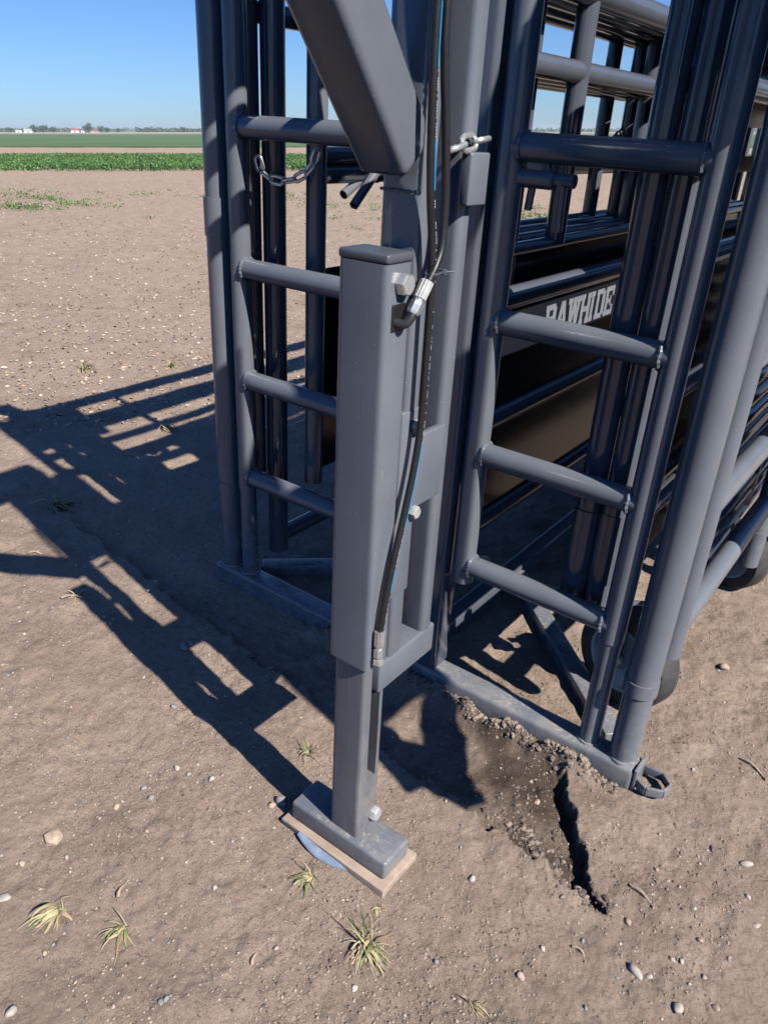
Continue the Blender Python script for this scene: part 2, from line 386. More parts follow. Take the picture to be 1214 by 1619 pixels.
quads = np.stack([i0, i0 + na, i1 + na, i1], 1)
me = bpy.data.meshes.new('ground'); me.vertices.add(len(gx)); me.vertices.foreach_set('co', np.stack([gx, gy, gzv], 1).ravel())
me.loops.add(quads.size); me.loops.foreach_set('vertex_index', quads.ravel().astype(np.int32)); me.polygons.add(len(quads))
me.polygons.foreach_set('loop_start', np.arange(0, quads.size, 4, dtype=np.int32)); me.polygons.foreach_set('use_smooth', np.ones(len(quads), bool))
me.update(); me.validate()
dm = me.attributes.new('damp_shade', 'FLOAT', 'POINT')
_, wet_shade = rut(gx + .0735, gy + .036); wet_shade = np.clip(wet_shade * (1.0 + .7 * fbm(gx, gy, 9, 51, 3)), 0, .93); dm.data.foreach_set('value', wet_shade.astype(np.float32))
ground = bpy.data.objects.new('ground', me); C.objects.link(ground); me.materials.append(M['soil']); ground['kind'] = 'structure'

# ------------------------------------------------------------------ trailer frame
RB, RO, RI = .0305, .041, .0315           # rung, outer post and gate stile radii
fr = thing('corral_trailer', (-1.1, 1.65, 0), 'grey steel corral trailer frame with base beam, jack leg, posts and overhead tongue', 'trailer')
bb = MB().box(-1.905, -.302, 1.614, 1.694, -.012, .064, .012).build('base_beam', M['paint'], fr)
hk = MB(); hexp = [(-.300, 1.632), (-.262, 1.614), (-.222, 1.632), (-.214, 1.668), (-.244, 1.694), (-.300, 1.690)]
for i in range(5):
    a, b_ = hexp[i], hexp[i + 1]
    hk.beam((a[0], a[1], .026), (b_[0], b_[1], .026), .008, .027, .002)
hk.box(-.3015, -.292, 1.618, 1.690, -.010, .070, .002).build('hitch_loop', M['paint'], bb)
for x, r in ((-1.857, RO - .003), (-1.768, RI - .002), (-.447, RI - .002), (-.349, RO - .003)):
    weld(MB(), (x, 1.662, .065), (0, 0, 1), r + .001).build('weld_bead', M['paint'], bb)
for x in (-1.857, -.349):
    p = MB().tube((x, 1.662, .064), (x, 1.662, 2.12), RO - .003 if x < -1 else RO - .003, 32)
    if x < -1: p.tube((x, 1.662, .40), (x, 1.662, 1.22), RO - .001, 32)
    else: p.tube((x, 1.662, .312), (x, 1.662, 2.12), RO, 32)
    post = p.build('corner_post', M['paint'], fr)
    for z0, z1 in (((.285, .40), (1.215, 1.325)) if x < -1 else ((.285, .325),)):
        MB().tube((x, 1.662, z0), (x, 1.662, z1), RO + .003, 32).build('collar', M['paint'], post)
MB().box(-1.02, -.935, 1.616, 1.700, .062, 2.2, .012).build('center_post', M['gloss_shade'], fr)
MB().box(-1.090, -1.030, 1.694, 4.9, -.02, .062, .010).build('base_rail', M['gloss_shade'], fr)
for s in (-1, 1):
    MB().beam((-1.1 + s * .70, 1.75, .018), (-1.1 + s * .06, 2.36, .018), .062, .05, .006).build('diagonal_brace', M['paint'], fr)
# jack unit
XR = -.725
MB().box(XR - .078, XR, 1.064, 1.110, .475, 2.2, .010).build('jack_post', M['paint'], fr)
MB().box(XR - .080, XR + .001, 1.184, 1.224, .472, 2.2, .012).build('tongue_post', M['paint'], fr)
bp = MB().box(XR - .07, XR + .002, 1.032, 1.236, .474, .548, .005).build('lower_bracket', M['paint'], fr)
mp_ = MB().box(XR - .012, XR + .0028, 1.098, 1.200, .884, 1.035, .003).build('bracket_plate', M['paint'], fr)
MB().box(XR - .06, XR + .0015, 1.054, 1.112, .70, 1.092, .003).build('backing_plate', M['paint'], fr)
for y, z in ((1.094, 1.060), (1.106, .880)):
    hexhead(MB(), (XR + .003, y, z), (1, 0, 0), .0135, .012).build('hex_bolt', M['zincdull'], mp_)
MB().beam((XR - .066, 1.222, 1.35), (-.885, 1.430, 1.35), .012, 1.70, .003).build('shadow_web', M['paint'], fr)  # tall web added out of sight behind the jack to fill the ground shadow
MB().box(XR - .065, XR - .055, 1.110, 1.185, 1.50, 2.19, .002).build('shadow_post_web', M['paint'], fr)  # added plate closing the post gap so its ground shadow is filled
br = MB().beam((XR - .047, 1.062, 1.500), (XR - .047, .300, 2.415), .092, .092, .014, (1, 0, 0)).build('tongue_brace', M['paint'], fr)
MB().path([(XR + .0, 1.066, 1.455 + .17 * i / 20) for i in range(21)], .003, 7, [.0025 + .0012 * math.sin(3.1 * i) for i in range(21)]).build('weld_bead', M['paint'], br)
MB().path([(XR - .076 + .070 * i / 10, 1.061, 1.4535) for i in range(11)], .003, 7, [.0025 + .001 * math.sin(2.7 * i) for i in range(11)]).build('weld_bead', M['paint'], br)
MB().box(-.86, -.72, -.3, 1.30, 2.20, 2.40, .02).build('tongue_beam', M['paint'], fr)
MB().box(-1.9, -.3, 1.60, 1.72, 2.12, 2.2, .01).build('header_beam', M['paint'], fr)
def rnd(poly, corners):                                                     # polygon with some corners rounded
    out = []
    for i, p in enumerate(poly):
        if i in corners:
            r = corners[i]; a = Vector(poly[i - 1]) - Vector(p); b_ = Vector(poly[(i + 1) % len(poly)]) - Vector(p); A = Vector(p) + a.normalized() * r; B = Vector(p) + b_.normalized() * r
            for k in range(6): t = k / 5; q = (1 - t) ** 2 * A + 2 * t * (1 - t) * Vector(p) + t * t * B; out.append((q.x, q.y))
        else: out.append(p)
    return out
js = MB().prism(rnd([(-.816, .976), (-.716, .976), (-.716, 1.046), (-.816, 1.046)], {0: .012, 1: .012, 2: .012, 3: .012}), .568, 1.353).build('jack_sleeve', M['paint'], fr)
MB().box(-.8165, -.7155, .9755, 1.0465, 1.3532, 1.369, .0055, seg=4).build('end_cap', M['capplastic'], js)
hexhead(MB(), (-.716, 1.014, 1.322), (1, 0, 0), .0185, .016, .1).build('pin_bolt', M['zinc'], js)
pt = MB().box(-.7175, -.7148, .992, 1.029, 1.247, 1.291, .0008).build('port_shade_plate', M['rubber'], js)  # dark plate standing for the shade inside the port
o4 = [(-.808, .9865), (-.7275, .9865), (-.7275, 1.060), (-.808, 1.060)]
n8 = [(-.808, .9865), (-.7275, .9865), (-.7275, 1.0125), (-.772, 1.0125), (-.772, 1.044), (-.7275, 1.044), (-.7275, 1.060), (-.808, 1.060)]
jl = MB().prism(rnd(n8, {0: .010, 1: .010, 6: .010, 7: .010}), .2305, .60).prism(rnd(o4, {0: .010, 1: .010, 2: .010, 3: .010}), .072, .2305)
leg = jl.build('jack_leg', M['legsteel'], fr)
MB().tube((-.757, 1.028, .232), (-.757, 1.028, .60), .0125, 16).build('slot_shade_rod', M['rubber'], leg)  # dark rod put in so the slot looks shaded inside
hexhead(MB(), (-.7275, 1.046, .108), (1, 0, 0), .018, .014, .4).build('hex_bolt', M['zincdull'], leg)
hexhead(MB(), (-.808, 1.046, .108), (-1, 0, 0), .018, .014, .4).build('hex_bolt', M['zincdull'], leg)
MB().box(-.918, -.634, .972, 1.066, .0182, .072, .0075).build('foot_pad', M['paint'], fr)
MB().box(XR + .001, XR + .022, 1.172, 1.232, 1.430, 1.512, .004).build('chain_bracket', M['paint'], fr)

# ------------------------------------------------------------------ hoses
def smooth_path(pts, k=10):
    pts = [Vector(p) for p in pts]; out = []
    for i in range(len(pts) - 1):
        p0, p1, p2, p3 = pts[max(i - 1, 0)], pts[i], pts[i + 1], pts[min(i + 2, len(pts) - 1)]
        for j in range(k):
            t = j / k; out.append(.5 * ((2 * p1) + (-p0 + p2) * t + (2 * p0 - 5 * p1 + 4 * p2 - p3) * t * t + (-p0 + 3 * p1 - 3 * p2 + p3) * t ** 3))
    return out + [pts[-1]]
def stripe(mb, path, r, side, w, z0, z1, dots=False):
    k = 0
    for a, b_ in zip(path, path[1:]):
        zm = (a.z + b_.z) / 2
        if not (z0 <= zm <= z1): continue
        d = (b_ - a); L = d.length; nseg = max(1, int(L / .0032)) if dots else 1; d.normalize(); sd = (Vector(side) - d * Vector(side).dot(d)).normalized(); u = d.cross(sd)
        for i in range(nseg):
            k += 1
            if dots and random.random() < .42: continue
            p = a + d * (L * i / nseg); q = a + d * (L * (i + (.72 if dots else 1.02)) / nseg); h = w * (random.uniform(.5, 1.) if dots else 1)
            o0 = sd * (r + .0006)
            vs = [mb.bm.verts.new(x) for x in (p + o0 - u * h, p + o0 + u * h, q + o0 + u * h, q + o0 - u * h)]
            mb.bm.faces.new(vs)
def crimp(mb, p, d, L, r, ribs=12):
    d = Vector(d).normalized(); u = d.orthogonal().normalized(); v = d.cross(u); poly = []
    for j in range(ribs * 4):
        a = 2 * math.pi * j / (ribs * 4); q = r * (1.0 if j % 4 < 2 else .88); poly.append((q * math.cos(a), q * math.sin(a)))
    m = Matrix((u, v, d)).transposed().to_4x4(); m.translation = Vector(p); mb.prism(poly, 0, L, m)
HR = .0068
h1 = thing('hydraulic_hose', (-.70, 1.0, .62), 'black hydraulic hose with blue stripe running down to the bottom of the jack sleeve', 'hose')
pth = smooth_path([(-.700, 1.040, 1.95), (-.700, 1.037, 1.70), (-.700, 1.042, 1.58), (-.700, 1.054, 1.46), (-.700, 1.070, 1.38), (-.700, 1.077, 1.30), (-.700, 1.079, 1.177), (-.700, 1.078, 1.071), (-.700, 1.067, .991), (-.700, 1.047, .908), (-.700, 1.020, .81), (-.701, 1.002, .72), (-.704, .996, .655)])
hs = MB().path(pth, HR, 14).build('hose', M['rubber'], h1)
sd = (1., .10, 0.)
for a, b_ in ((.655, .755), (.80, .875), (1.035, 1.17), (1.17, 1.31), (1.31, 1.46), (1.53, 1.62)): mb = MB(); stripe(mb, pth, HR, sd, .0011, a, b_, True); mb.build('white_print', M['hosewhite'], hs)
for a, b_ in ((.755, .805), (.875, 1.035), (1.46, 1.53), (1.62, 1.70)): mb = MB(); stripe(mb, pth, HR, sd, .0019, a, b_); mb.build('blue_stripe', M['hoseblue'], hs)
mb = MB(); crimp(mb, (-.704, .996, .632), (0, 0, 1), .034, .0105); ft = mb.build('crimp_collar', M['zinc'], h1)
mb = MB(); hexhead(mb, (-.704, .996, .604), (0, 0, 1), .0105, .020); mb.tube((-.704, .996, .618), (-.704, .996, .634), .0075, 16); mb.build('swivel_nut', M['zinc'], h1)
mb = MB(); hexhead(mb, (-.704, .996, .587), (0, 0, 1), .0115, .014, .5); mb.tube((-.704, .998, .592), (-.735, 1.002, .592), .008, 14); mb.build('elbow', M['zinc'], h1)
h2 = thing('hydraulic_hose', (-.70, 1.03, 1.27), 'short black hydraulic hose looping to the fitting under the upper jack bolt', 'hose')
pth = smooth_path([(-.700, 1.055, 1.95), (-.700, 1.060, 1.70), (-.700, 1.066, 1.63), (-.699, 1.081, 1.547), (-.698, 1.093, 1.46), (-.697, 1.095, 1.41), (-.695, 1.090, 1.372), (-.693, 1.074, 1.345), (-.690, 1.049, 1.322)])
MB().path(pth, HR, 14).build('hose', M['rubber'], h2)
dv = Vector((-.004, -.020, -.034)).normalized(); p = Vector((-.690, 1.050, 1.326))
mb = MB(); crimp(mb, p, dv, .030, .0108); cc = mb.build('crimp_collar', M['zincdull'], h2)
mb = MB()
u = dv.orthogonal().normalized(); v = dv.cross(u)
for a in (.6,): mb.tube(p + (u * math.cos(a) + v * math.sin(a)) * .0104 + dv * .001, p + (u * math.cos(a) + v * math.sin(a)) * .0104 + dv * .027, .0018, 6)
mb.build('yellow_mark', M['brass'], cc)
mb = MB(); mb.tube(p + dv * .028, p + dv * .038, .0088, 16); hexhead(mb, p + dv * .036, dv, .0112, .020); mb.build('swivel_nut', M['zinc'], h2)
e0 = p + dv * .056
mb = MB(); mb.path(smooth_path([e0, e0 + dv * .010, e0 + dv * .020 + Vector((-.006, -.002, 0)), e0 + dv * .022 + Vector((-.026, -.008, .004))], 6), .0078, 14); mb.build('elbow', M['blacksteel'], h2)
ct = thing('cable_tie', (-.697, 1.072, 1.335), 'small black cable tie binding the two hydraulic hoses together', 'cable tie')
mb = MB(); mb.path([(-.695 + .0115 * math.cos(a), 1.075 + .019 * math.sin(a), 1.336 + .002 * math.sin(a)) for a in [2 * math.pi * j / 24 for j in range(24)]], .0019, 8, closed=True); mb.build('strap', M['capplastic'], ct)
MB().box(-.688, -.681, 1.083, 1.092, 1.332, 1.341, .001).tube((-.684, 1.09, 1.337), (-.676, 1.104, 1.337), .0014, 8).build('buckle', M['capplastic'], ct)

# ------------------------------------------------------------------ gates in the front opening
RZ = (1.515, 1.133, .786, .444)
def gate(label, xs, xf, bottom):
    g = thing('pipe_gate', (xs, 1.662, .07), label, 'gate', 'front pipe gates')
    for x, z0 in ((xs, .064), (xf, bottom)):
        mb = MB()
        if z0 < .1: mb.tube((x, 1.662, .065), (x, 1.662, .45), RI - .003, 26); mb.tube((x, 1.662, .398), (x, 1.662, 2.10), RI, 26)
        else: mb.tube((x, 1.662, z0), (x, 1.662, 2.10), RI + .0005, 26, hollow=.12)
        mb.build('stile', M['paint'], g)
    a, b_ = min(xs, xf), max(xs, xf)
    for z in RZ + (2.02,):
        r = MB().tube((a + .01, 1.662, z), (b_ - .01, 1.662, z), RB, 26).build('rung', M['paint'], g)
        for wx in (a + RI * .9, b_ - RI * .9): weld(MB(), (wx, 1.662, z), (1, 0, 0), RB + .0008, w=.0052).build('weld_bead', M['paint'], r)
    return g
gl = gate('left pipe gate with four rungs passing behind the jack', -1.768, -1.165, .40)
gr = gate('right pipe gate with four rungs and a latch tube below its top rung', -.447, -.897, .392)
lt = MB().tube((-.872, 1.668, 1.455), (-.786, 1.668, 1.455), .0215, 24).tube((-.80, 1.668, 1.455), (-.740, 1.668, 1.455), .0145, 20, hollow=.25).box(-.855, -.80, 1.655, 1.680, 1.470, 1.492, .003).build('latch_sleeve', M['paint'], gr)
MB().tube((-.770, 1.668, 1.45), (-.776, 1.690, 1.35), .0125, 16, hollow=.25).tube((-.842, 1.675, 1.44), (-.850, 1.682, 1.388), .009, 14).build('latch_pin', M['paint'], lt)

# ------------------------------------------------------------------ corral panels carried along the trailer
def panel(label, x, y0, y1, rails, z0, z1, r=.027, rp=.031, uprights=(), sheets=(), sheetoff=0., mat='paint', group='corral fence panels folded along the trailer', posts=True, pz=None):
    g = thing('cattle_fence', (x, y0, z0), label, 'corral fence', group)
    if posts:
        for y in (y0, y1): MB().tube((x, y, pz if pz is not None and y == y0 else z0), (x, y, z1), rp, 24, hollow=.12).build('end_post', M[mat], g)
    for z, rr_ in rails: MB().tube((x, y0, z), (x, y1, z), rr_ or r, 22).build('rail', M[mat], g)
    for y, a, b_ in uprights: MB().tube((x, y, a), (x, y, b_), rp * .93, 22).build('upright', M[mat], g)
    for a, b_ in sheets: MB().box(x + sheetoff - .002, x + sheetoff + .002, y0 + .01, y1 - .01, a, b_, 0).build('sheet', M['sheet'], g)
    return g
STD = [(.444, .030), (.786, .030), (1.133, .030), (1.515, .030), (1.90, .028), (2.06, .030)]
# right hand stack
rp1 = panel('outermost panel on the right, its lit rails ending behind the big corner post', -.325, 1.755, 4.7, STD, .20, 2.09, uprights=[(2.74, .20, 2.06)], pz=.36)
rp2 = panel('right-hand panel of close dark rails and sheet metal behind the outermost lit rails', -.435, 2.28, 4.7, [(.30 + .068 * i, .026) for i in range(13)] + [(1.19, 0), (2.10, 0)], .35, 2.12, posts=False, uprights=[(2.98, .30, 2.12), (4.66, .30, 2.12)], sheets=[(1.2, 1.505), (1.64, 1.675), (1.745, 2.1)], mat='gloss_shade')  # upper sheets shade the inner wall; their gap passes sun to the lettering
rp3 = panel('panel whose end post stands just left of the right gate hinge', -.535, 1.752, 4.7, [(.60, 0), (.95, 0), (1.30, 0), (1.66, 0), (2.0, 0)], .42, 2.10, mat='gloss_shade')
rp4 = panel('panel whose dark end post stands between the lettering and the right gate hinge', -.602, 1.755, 4.7, [(.60, 0), (1.90, 0)], .40, 2.10, mat='gloss_shade', rp=.033, sheets=[(.30, .44), (.505, .84), (.885, 1.35), (1.475, 1.515), (1.585, 1.88)])  # sheets put in to shade the inner wall, gaps cut for sun on the lettering
for g, x, za, zb, r1, r2 in ((rp4, -.602, .40, .69, .036, 0), (rp3, -.535, .50, .70, .035, 0)):
    MB().tube((x, 1.753, za), (x, 1.753, zb), r1, 24, hollow=.2).build('leg_collar', M['gloss_shade'], g)
# centre wall with the lettering
CR = [(.446, .030), (.786, .030), (1.133, .032), (1.262, .018), (1.690, .028), (1.870, .036)]
cw = panel('inner wall panel with sheet metal and slab lettering', -1.0, 1.80, 4.4, CR, .42, 1.90, uprights=[(2.172, 1.262, 1.875), (3.25, 1.262, 1.875)], sheets=[(.47, .762), (.81, 1.108)], mat='gloss_shade', posts=True)
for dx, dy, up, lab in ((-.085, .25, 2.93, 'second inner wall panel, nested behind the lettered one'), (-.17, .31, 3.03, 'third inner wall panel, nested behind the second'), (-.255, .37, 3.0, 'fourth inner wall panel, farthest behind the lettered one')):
    panel(lab, -1.0 + dx, 1.80 + dy, 4.4 + dy, [(.50, .025)] + CR[3:], .48, 1.90, uprights=[(up, 1.262, 1.875), (4.0, 1.262, 1.875)], mat='gloss_shade', rp=.028, sheets=[(.52, 1.245)] if dx > -.1 else ())
# left hand stack
lp1 = panel('outermost panel on the left, its dark end post right behind the left gate', -1.812, 1.752, 4.7, [(1.80, .028), (2.06, .030)], .20, 2.09, pz=.42, mat='gloss_shade')
lp2 = panel('left panel with the thick end post hanging lowest behind the left gate', -1.760, 1.80, 4.7, [(.155, .03), (2.05, .03)], .10, 2.10, rp=.036, mat='gloss_shade')
lp3 = panel('left panel with the thin lit end post and two latch handles', -1.622, 1.835, 4.6, [(1.449, .026), (1.400, .0)], .412, 2.08, sheets=[(.45, 1.13)])
mb = MB(); mb.tube((-1.622, 2.03, 1.400), (-1.622, 2.12, 1.400), .030, 20); mb.tube((-1.600, 2.05, 1.412), (-1.600, 2.13, 1.412), .024, 18); mb.build('latch_sleeve', M['gloss_shade'], lp3)
for a, b_ in (((-1.565, 2.045, 1.408), (-1.565, 1.941, 1.315)), ((-1.62, 2.060, 1.392), (-1.62, 1.958, 1.341))):
    MB().tube(a, b_, .0145, 18, hollow=.3).build('latch_handle', M['paint'], lp3)
# lettering: slab letters built of strips, each a hair prouder than the last
def letters(parent, x, y0, zc, H, W, text):
    gap = W * .13; s = W * .30; q = H * .17; yy = y0
    for ch in text:
        mb = MB(); k = [0]
        def rc(a, b_, c, d, sk=0):
            k[0] += 1; t = .0012 + .00012 * k[0]
            b = bmesh.new(); vs = [(a, c), (b_, c), (b_ + sk, d), (a + sk, d)]
            A = [b.verts.new((x + t, yy + p_, zc + q_)) for p_, q_ in vs]; B = [b.verts.new((x - .0002, yy + p_, zc + q_)) for p_, q_ in vs]
            b.faces.new(A); [b.faces.new((A[i], B[i], B[(i + 1) % 4], A[(i + 1) % 4])) for i in range(4)]; mb.add(b)
        w_ = W; h = H / 2
        if ch in 'RDEHI' :
            if ch == 'I': w_ = W * .52
            rc(-.03 * W, s * 1.25, -h, -h + q); rc(-.03 * W, s * 1.25, h - q, h); rc(.02 * W, s, -h, h)
        if ch == 'R':
            rc(s, w_ * .86, h - q, h); rc(w_ * .66, w_ * .98, .0, h - q * .6); rc(s, w_ * .86, -.02 * H, q * .75); rc(w_ * .60, w_ * .90, -h, -.0, 0); rc(w_ * .58, w_ * 1.06, -h, -h + q)
        if ch == 'D':
            rc(s, w_ * .82, h - q, h); rc(s, w_ * .82, -h, -h + q); rc(w_ * .68, w_, -h + q * .6, h - q * .6)
        if ch == 'E':
            rc(s, w_, h - q, h); rc(s, w_, -h, -h + q); rc(w_ * .80, w_ * 1.0, h - q * 2, h); rc(w_ * .80, w_ * 1.0, -h, -h + q * 2); rc(s, w_ * .68, -q * .4, q * .4); rc(w_ * .55, w_ * .68, -q, q)
        if ch == 'H':
            rc(w_ - s, w_ * .99, -h, h); rc(w_ - s * 1.2, w_ * 1.04, -h, -h + q); rc(w_ - s * 1.2, w_ * 1.04, h - q, h); rc(s, w_ - s, -q * .5, q * .5)
        if ch == 'I': pass
        if ch == 'A':
            rc(-.02 * W, s * .9, -h, h, w_ * .36); rc(w_ - s * .8, w_ * 1.06, -h, h, -w_ * .36); rc(-.12 * W, s * 1.2, -h, -h + q); rc(w_ - s * 1.1, w_ * 1.15, -h, -h + q); rc(w_ * .2, w_ * .8, -h * .4, -h * .4 + q * .8)
        if ch == 'W':
            w_ = W * 1.25
            rc(w_ * .18, w_ * .40, -h, h, -w_ * .16); rc(w_ * .20, w_ * .40, -h, h, w_ * .22); rc(w_ * .62, w_ * .82, -h, h, -w_ * .20); rc(w_ * .64, w_ * .84, -h, h, w_ * .14); rc(-.06 * W, s * 1.2, h - q, h); rc(w_ - s * 1.2, w_ + .06 * W, h - q, h); rc(w_ * .34, w_ * .68, h - q, h)
        mb.build('letter', M['letter'], parent, sharp=20); yy += w_ + gap
sheet = [o for o in cw.children if o.name.startswith('sheet')][1]
letters(sheet, -.9979, 2.185, 1.026, .100, .0715, 'RAWHIDE')

# casters
def caster(parent, c, r, wdt, axis, stem=None):
    c = Vector(c); ax = Vector(axis).normalized()
    g = bpy.data.objects.new('caster_wheel', None)
    tyre = MB(); prof = [(r * .62, -wdt * .42), (r * .80, -wdt * .5), (r * .94, -wdt * .42), (r, -wdt * .25), (r, wdt * .25), (r * .94, wdt * .42), (r * .80, wdt * .5), (r * .62, wdt * .42)]
    ty = tyre.lathe(prof, c, ax, 44).build('caster_wheel', M['tyre'], parent)
    MB().lathe([(r * .66, -wdt * .47), (r * .655, -wdt * .40), (r * .57, -wdt * .30), (r * .56, .0), (r * .57, wdt * .30), (r * .655, wdt * .40), (r * .66, wdt * .47), (r * .61, wdt * .47), (r * .54, wdt * .34), (r * .53, 0), (r * .54, -wdt * .34), (r * .61, -wdt * .47)], c, ax, 40).build('rim', M['rim'], ty)
    MB().lathe([(r * .555, -wdt * .12), (r * .26, -wdt * .16), (r * .25, -wdt * .46), (r * .15, -wdt * .48), (r * .15, wdt * .48), (r * .25, wdt * .46), (r * .26, wdt * .16), (r * .555, wdt * .12)], c, ax, 40).build('hub', M['legsteel'], ty)
    hexhead(MB(), c - ax * wdt * .5, -ax, r * .11, .012).build('axle_bolt', M['zincdull'], ty)
    if stem is not None:
        s0 = Vector(stem); f = MB()
        for q in (-1, 1):
            o = ax * (wdt * .5 + .012) * q; f.path([c + o, c + o + Vector((0, 0, r * 1.02)), s0 + o * .6 + Vector((0, 0, -.02))], .011, 10)
        f.tube(s0 + Vector((0, 0, -.04)), s0 + Vector((0, 0, .16)), .027, 20); f.build('caster_fork', M['gloss_shade'], parent)
    return ty
caster(rp3, (-.470, 1.965, .158), .160, .095, (.35, 1, 0), (-.530, 1.90, .36))
caster(rp1, (-.395, 2.90, .135), .135, .085, (.5, 1, 0), (-.325, 2.86, .34))
caster(rp1, (-.215, 3.35, .135), .135, .085, (.5, 1, 0), (-.325, 3.30, .34))
MB().tube((-.325, 2.74, .19), (-.325, 2.74, .33), .034, 24, hollow=.15).build('leg_collar', M['paint'], rp1)

# upper rack over the trailer, out of view, known by its shadow stripes; gussets and boom added as shadow casters
for z, r, y0 in ((2.83, .020, 1.46), (2.50, .070, 1.42), (2.24, .034, 1.40), (2.02, .036, 1.42)):
    MB().tube((-1.0, y0, z), (-1.0, 4.6, z), r, 18).build('rack_rail', M['paint'], fr)
MB().tube((-1.0, 1.41, 1.95), (-1.0, 1.41, 2.84), .030, 18).build('rack_post', M['paint'], fr)
MB().tube((-1.0, 2.10, 2.05), (-1.0, 2.10, 2.84), .025, 18).build('rack_post', M['paint'], fr)
MB().box(-1.06, -.98, 1.40, 1.84, 2.33, 2.78, .02).build('pump_box', M['paint'], fr)
for ya, yb in ((1.27, 1.395), (1.535, 1.80)): MB().box(-.31, -.29, ya, yb, 1.68, 2.30, .003).build('shadow_gusset', M['paint'], fr)  # unseen plates added to shape the shadow on the left ground
bo = thing('shadow_boom', (.5, 1.25, 2.46), 'unseen boom arm with hanging plates added to cast shadow, right of the trailer', 'boom')
MB().beam((-.45, 1.72, 2.48), (.75, 1.13, 2.48), .07, .07, .01).build('shadow_boom_arm', M['paint'], bo)
PL = [(1.166, 1.045), (1.212, 1.12), (1.318, 1.196), (1.368, 1.305), (1.395, 1.42), (1.405, 1.6), (1.405, 2.445), (1.06, 2.445), (1.06, 1.80), (1.045, 1.66), (1.035, 1.45), (1.04, 1.335), (1.171, 1.322), (1.171, 1.408), (1.352, 1.406), (1.202, 1.261), (1.171, 1.320), (1.04, 1.33), (1.038, 1.269), (1.027, 1.217), (1.064, 1.203), (1.087, 1.086)]  # outline shaped to cast the blotchy shadow on the ground
MB().prism(PL, .495, .515, Matrix(((0, 0, 1, 0), (1, 0, 0, 0), (0, 1, 0, 0), (0, 0, 0, 1)))).build('shadow_plate', M['paint'], bo)
MB().beam((-.30, 2.9, 2.48), (.75, 2.9, 2.48), .07, .07, .01).build('shadow_boom_arm', M['paint'], bo)
for za, zb in ((.86, 2.05), (2.235, 2.445)): MB().box(.14, .16, 2.20, 4.3, za, zb, .003).build('shadow_side_plate', M['paint'], bo)  # unseen plates added to shade the right stack; the gap lets sun reach the lettering

# ------------------------------------------------------------------ chains
def chain(name, pts, link, rw, label, mat, ml=None):
    path = smooth_path(pts, 24); acc = [0]
    for a, b_ in zip(path, path[1:]): acc.append(acc[-1] + (b_ - a).length)
    pitch = link - rw * 2.6; n = int(acc[-1] / pitch); ch = thing(name, tuple(path[0]), label, 'chain')
    def at(s):
        s = min(max(s, 0), acc[-1] - 1e-6)
        for i in range(len(acc) - 1):
            if acc[i] <= s <= acc[i + 1]: return path[i].lerp(path[i + 1], (s - acc[i]) / max(acc[i + 1] - acc[i], 1e-9))
    for i in range(n):
        c = at((i + .5) * pitch); d = (at((i + 1.) * pitch) - at(i * pitch)).normalized()
        u = d.orthogonal().normalized(); u = Matrix.Rotation(i * math.pi / 2 + .5, 3, d) @ u
        hl = link / 2 - link * .30; wr = link * .30
        P = []
        for j in range(9): a = -math.pi / 2 + math.pi * j / 8; P.append(c + d * (hl + (wr - rw) * math.cos(a)) + u * (wr - rw) * math.sin(a))
        for j in range(9): a = math.pi / 2 + math.pi * j / 8; P.append(c + d * (-hl + (wr - rw) * math.cos(a)) + u * (wr - rw) * math.sin(a))
        MB().path(P, rw, 9, closed=True).build('link', mat, ch)
    return ch
chain('chain', [(-1.730, 1.705, 1.44), (-1.722, 1.71, 1.405), (-1.69, 1.72, 1.385), (-1.645, 1.74, 1.383), (-1.60, 1.76, 1.405), (-1.575, 1.77, 1.44), (-1.56, 1.78, 1.50)], .050, .0052, 'galvanised chain sagging between the posts behind the left gate', M['zinc'])
chain('chain', [(-.714, 1.115, 1.512), (-.712, 1.16, 1.523), (-.714, 1.20, 1.528), (-.722, 1.262, 1.532)], .052, .0048, 'short bright chain hooked beside the upper hoses', M['zinc'])
chain('chain', [(-1.17, 3.10, 1.66), (-1.18, 3.06, 1.60), (-1.185, 2.98, 1.55), (-1.19, 2.90, 1.52)], .04, .004, 'far chain hanging under the upper rails against the sky', M['zinc'])

# ------------------------------------------------------------------ things on the ground
def gp(tx, ty, dz=0.): p = t2w([tx, ty, 0]); return Vector((p[0], p[1], gz(p[0], p[1]) + dz))
wd = thing('wooden_board', (-.777, 1.015, .0), 'flat weathered wooden board lying under the jack foot', 'board')
mb = MB().box(-.936, -.622, .950, 1.082, -.012, .0185, .002)
for v in mb.bm.verts: v.co += Vector((.004 * math.sin(v.co.y * 60), .003 * math.sin(v.co.x * 45), 0))
mb.build('plank', M['wood'], wd)
bl = MB(); n = 16; P = []
for i in range(n):
    t = i / (n - 1); P.append((-.872 + .170 * t, .963 - .020 * math.sin(math.pi * (t * .75 + .1)) + .02 * t, .0))
bl.path(P, .02, 14, [.008 + .013 * math.sin(math.pi * min(1, (.12 + .8 * i / (n - 1)))) for i in range(n)])
for v in bl.bm.verts: v.co.z = v.co.z * .42 + .003 + .010 * max(0, (-.80 - v.co.x)) / .07
o = bl.build('plastic_strip', M['blue'], None, base=(-.765, .93, 0)); o.matrix_world = MW @ Matrix.Translation(Vector((-.765, .93, 0)))
tag(o, 'faded blue curved strip half buried at the edge of the wooden board', 'plastic strip')

